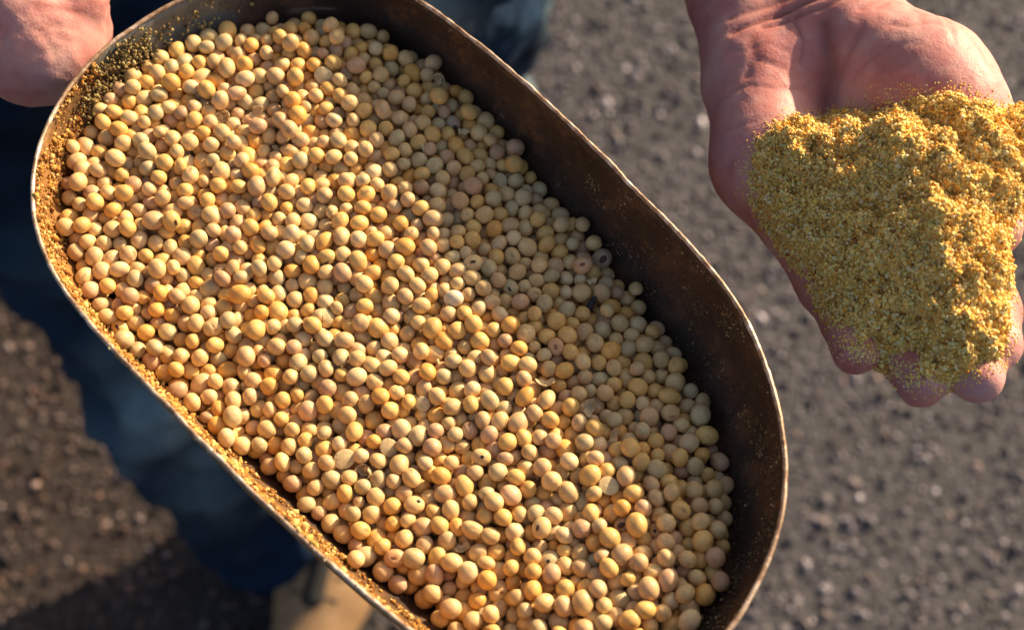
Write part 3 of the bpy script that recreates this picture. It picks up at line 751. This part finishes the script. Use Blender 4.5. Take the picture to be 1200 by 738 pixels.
def heap_mesh(name, idx, BV, BH, BF):
    nv = BV.shape[1]; vi = gs.integers(0, 20, len(idx))
    V = np.einsum('nij,nvj->nvi', Rb[idx], BV[vi])*br[idx][:, None, None]+X[idx][:, None, :]
    FF = BF[None]+(np.arange(len(idx))*nv)[:, None, None]
    T = np.repeat(bcol[idx][:, None, :], nv, 1).reshape(-1, 3)
    return V.reshape(-1, 3), FF.reshape(-1, 3), T, BH[vi].ravel()
restv = np.array([i for i in range(NB) if i not in ind and i not in used and vis[i] > 25])
restn = np.array([i for i in range(NB) if i not in ind and i not in used and vis[i] <= 25])
a_ = heap_mesh('h', restv, BV3, BH3, BF3); b_ = heap_mesh('h', restn, BV2, BH2, BF2)
me = mesh_np('soybean_heap', np.concatenate([a_[0], b_[0]]), np.concatenate([a_[1], b_[1]+len(a_[0])]), np.concatenate([a_[2], b_[2]]))
at_ = me.attributes.new('hil', 'FLOAT', 'POINT'); at_.data.foreach_set('value', np.concatenate([a_[3], b_[3]]).astype(np.float32))
tag(link('soybean_heap', me, M_beans), 'mass of smaller and half buried soybeans filling the scoop between the top ones', 'soybeans', kind='stuff')

# ------------------------------------------------------------------ meal crust and chaff stuck inside the scoop
g = np.random.default_rng(8)
grain = np.stack([V1*(1+g.normal(0, .20, (len(V1), 1)))*np.array([1, g.uniform(.7, 1), g.uniform(.7, 1)]) for _ in range(16)])
cp = []; cc_ = []; crr = []
def wallpt(a, dp, inw=.0004):
    r_ = Rim(a)*(1+.0012*math.sin(a*3+1))*kd(np.array([dp]))[0]-inw; return (CC[0]+math.cos(a)*r_, CC[1]+math.sin(a)*r_, Z0-dp)
def aof(px, py):
    q = at(px, py, Z0)[:2]-CC; return math.atan2(q[1], q[0])
aL0, aL1 = aof(110, 72), aof(560, 790)
if aL1 < aL0: aL1 += 2*math.pi
for _ in range(19000):
    a = g.uniform(aL0, aL1); dp = g.random()**1.15*.034
    if noise.noise(Vector((a*9, dp*120, 0)))+g.uniform(-.25, .35)+.05 < 0: continue
    cp.append(wallpt(a, dp, g.uniform(.0, .0010))); crr.append(min(.0016, g.lognormal(math.log(.00042), .55)))
    cc_.append(np.array([(.62, .34, .09), (.74, .50, .19), (.46, .22, .05), (.26, .11, .03)][g.integers(0, 4)])*g.uniform(.7, 1.1))
for _ in range(90):            # crumbs on the outer lip
    a = g.uniform(aL0, aL1); cp.append(np.array(wallpt(a, .0, -.0006))+g.normal(0, .0003, 3)); crr.append(g.uniform(.0003, .0007)); cc_.append(np.array((.66, .48, .26))*g.uniform(.6, 1.1))
for cx, cy, n_, spread, dpm in ((150, 72, 300, .06, .009), (118, 104, 160, .06, .010), (178, 56, 140, .06, .009), (235, 12, 70, .12, .010)):
    a0 = aof(cx, cy)
    for _ in range(n_):
        a = a0+g.normal(0, spread*.5); dp = abs(g.normal(dpm, .004)); cp.append(wallpt(a, dp, abs(g.normal(.001, .0022)))); crr.append(g.uniform(.0003, .0010))
        cc_.append(np.array([(.42, .32, .12), (.26, .19, .08), (.52, .42, .18), (.14, .10, .05)][g.integers(0, 4)])*g.uniform(.7, 1.1))
a0, a1 = aof(700, 170), aof(870, 740)
if a0 > a1: a0 = aof(870, 740); a1 = aof(700, 170)
for _ in range(9000):
    a = g.uniform(a0, a1); dp = g.uniform(.003, .048)
    if noise.noise(Vector((a*7, dp*90, 4)))+g.uniform(-.55, .05)+.3*(a0+(a1-a0)*.6-a) < 0: continue
    cp.append(wallpt(a, dp, .0002)); crr.append(min(.0006, g.lognormal(math.log(.00018), .5))); cc_.append(np.array((.55, .38, .18))*g.uniform(.4, 1.0))
me = scatter('meal_crust', grain, F1, np.array(cp), np.array(crr), np.array(cc_), g)
o = link('meal_crust', me, M_meal, scoop, smooth=False); tag(o, kind='stuff')

# ------------------------------------------------------------------ heap of meal on the open hand
meal_px = [(877, 205), (884, 168), (908, 146), (950, 136), (985, 127), (1030, 126), (1060, 113), (1100, 110), (1140, 117), (1168, 131), (1187, 152), (1199, 185), (1204, 230), (1199, 260), (1184, 282),
           (1178, 312), (1184, 345), (1180, 372), (1184, 398), (1172, 420), (1150, 432), (1122, 446), (1100, 449), (1074, 452), (1058, 436), (1040, 424), (1022, 412), (1010, 414), (1000, 412),
           (988, 396), (970, 366), (945, 316), (915, 272), (887, 234)]
mz = HZ+.004
bm = bmesh.new(); bm.from_mesh(hand.data); bvh = BVHTree.FromBMesh(bm); bm.free()
def on_hand(px, py):
    z = HZ
    for _ in range(5):
        p = at(px, py, z); hit = bvh.ray_cast(Vector((p[0], p[1], HZ+.1)), Vector((0, 0, -1)))[0]
        zn = hit.z if hit else HZ-.002
        z = .5*z+.5*min(max(zn, HZ-.012), HZ+.028)
    return at(px, py, z)
poly = np.array([on_hand(x, y)[:2] for x, y in meal_px])
def inside(P):
    x, y = P[:, 0], P[:, 1]; c = np.zeros(len(P), bool); n = len(poly)
    for i in range(n):
        x0, y0 = poly[i]; x1, y1 = poly[(i+1) % n]
        m = ((y0 > y) != (y1 > y)) & (x < (x1-x0)*(y-y0)/(y1-y0+1e-12)+x0); c ^= m
    return c
polyc = list(poly)+[poly[0]]
ridge = [at(x, y, HZ+.02)[:2] for x, y in ((1045, 165), (1065, 215), (1092, 270), (1102, 330), (1106, 390))]
step = .0008
x0, y0 = poly.min(0)-.002; x1, y1 = poly.max(0)+.002
gx_ = np.arange(x0, x1, step); gy_ = np.arange(y0, y1, step)
GX, GY = np.meshgrid(gx_, gy_); P2 = np.stack([GX.ravel(), GY.ravel()], 1)
ins = inside(P2); de = poly_dist(P2, polyc); sgn = np.where(ins, de, -de)
base = np.empty(len(P2))
for i, p in enumerate(P2):
    hit = bvh.ray_cast(Vector((p[0], p[1], HZ+.1)), Vector((0, 0, -1)))[0]
    base[i] = hit.z if hit else np.nan
def blur(A, n):
    for _ in range(n):
        Pd = np.pad(A, 1, mode='edge'); A = (Pd[:-2, 1:-1]+Pd[2:, 1:-1]+Pd[1:-1, :-2]+Pd[1:-1, 2:]+Pd[1:-1, 1:-1])/5
    return A
bm_ = np.nan_to_num(base, nan=HZ-.004).reshape(GX.shape); bs = blur(np.maximum(bm_, HZ-.006), 60).ravel()
dr = poly_dist(P2, ridge)
low = np.clip((P2[:, 1]-at(1080, 450, mz)[1])/.05, 0, 1)
tilt = P2[:, 0]-at(1020, 300, mz)[0]; tilt = np.where(tilt > 0, tilt*.36, tilt*.12)
sp_ = np.clip(sgn, 0, 1)
rx = np.interp(P2[:, 1], [r_[1] for r_ in ridge][::-1], [r_[0] for r_ in ridge][::-1]); wid = np.where(P2[:, 0] > rx, .046, .030)
dome = (.0038+.0035*low)*(1-np.exp(-sp_/.009))+(.005+.007*low)*np.clip(1-dr/wid, 0, 1)**1.1*(1-np.exp(-sp_/.012))+(.006*low)*(1-np.exp(-sp_/.02))
PP = np.stack([P2[:, 0], P2[:, 1], np.zeros(len(P2))], 1)
nz = .0050*vnoise(PP, 62, 2.0, 3)+.0040*vnoise(PP, 170, 6.0, 3)+.0016*vnoise(PP, 480, 8.0)
fillh = bs+(np.maximum(bs, HZ+.001+.003*low+tilt)-bs)*(1-np.exp(-sp_/.006))
ztop = fillh+dome-.0005+nz*np.clip(sgn/.003, 0, 1)-np.clip(.0012-sgn, 0, 1)*2.0
idx = -np.ones(len(P2), int); keep = sgn > -.0012; idx[keep] = np.arange(keep.sum())
ny, nx = GX.shape; I2 = idx.reshape(ny, nx)
q = np.stack([I2[:-1, :-1], I2[:-1, 1:], I2[1:, 1:], I2[1:, :-1]], -1).reshape(-1, 4); q = q[(q >= 0).all(1)]
top = np.stack([P2[keep, 0], P2[keep, 1], ztop[keep]], 1)
bot = top.copy(); bot[:, 2] = np.minimum(np.nan_to_num(base, nan=HZ-.006)[keep]-.0015, top[:, 2]-.001); nb = len(top)
FB = np.concatenate([q, q[:, ::-1]+nb])
ed = {}
for f in q:
    for a, b in zip(f, np.roll(f, -1)): ed[(a, b)] = 1
side = [[b, a, a+nb, b+nb] for (a, b) in ed if (b, a) not in ed]
FB = np.concatenate([FB, np.array(side)])
meal = link('soybean_meal', mesh_np('meal', np.concatenate([top, bot]), FB), M_mealbody)
tag(meal, 'crumbly heap of golden yellow soybean meal piled on the open palm', 'soybean meal', kind='stuff')
g = np.random.default_rng(31)
cand = np.where(keep)[0]; NG = 50000
pk = g.choice(cand, NG); gp_ = np.stack([P2[pk, 0], P2[pk, 1], ztop[pk]], 1)+g.normal(0, 1, (NG, 3))*np.array([.0005, .0005, .00030])
grad = np.clip(g.lognormal(math.log(.00042), .45, NG), .00016, .0012)
mp = np.array([(.97, .66, .20), (.97, .72, .28), (.92, .56, .13), (.72, .36, .07), (.97, .78, .43), (.38, .16, .05)]); mw = np.array([.32, .28, .18, .09, .1, .03])
gc = mp[g.choice(6, NG, p=mw)]*g.uniform(.85, 1.1, (NG, 1))
# loose clumps standing proud of the heap
NC = 1500; pc = g.choice(cand, NC); extra_p = []; 
for j in pc:
    n_ = g.integers(5, 13); ctr = np.array([P2[j, 0], P2[j, 1], ztop[j]+.0007]); extra_p.append(ctr+g.normal(0, .0007, (n_, 3)))
extra_p = np.concatenate(extra_p); ne = len(extra_p)
allp = np.concatenate([gp_, extra_p]); allr = np.concatenate([grad, g.uniform(.0003, .0008, ne)]); allc = np.concatenate([gc, mp[g.choice(6, ne, p=mw)]*g.uniform(.9, 1.15, (ne, 1))])
eb = np.where(keep & (sgn < .0012))[0]; NS = 5000; sb = g.choice(eb, NS); u_ = g.random(NS)
bb = np.nan_to_num(base, nan=HZ-.006)[sb]-.001
sp3 = np.stack([P2[sb, 0], P2[sb, 1], bb+(ztop[sb]-bb)*u_], 1)+g.normal(0, .0005, (NS, 3))
allp = np.concatenate([allp, sp3]); allr = np.concatenate([allr, g.uniform(.0003, .0009, NS)]); allc = np.concatenate([allc, mp[g.choice(6, NS, p=mw)]])
# scattered dust on skin round the heap
ND = 2600; ea = g.integers(0, len(poly), ND); tf = g.random(ND)[:, None]; ep = poly[ea]*(1-tf)+poly[(ea+1) % len(poly)]*tf; ep = ep+g.normal(0, .0022, (ND, 2))
dz_ = []; okk = []
for p in ep:
    hit = bvh.ray_cast(Vector((p[0], p[1], HZ+.1)), Vector((0, 0, -1)))[0]
    okk.append(hit is not None and hit.z > HZ-.012); dz_.append(hit.z if hit else 0)
okk = np.array(okk); dp_ = np.column_stack([ep, dz_])[okk]
allp = np.concatenate([allp, dp_]); allr = np.concatenate([allr, g.uniform(.0002, .0005, len(dp_))]); allc = np.concatenate([allc, mp[g.choice(6, len(dp_), p=mw)]])
me = scatter('meal_grains', grain, F1, allp, allr, allc, g)
o = link('meal_grain', me, M_meal, meal); tag(o, kind='stuff')
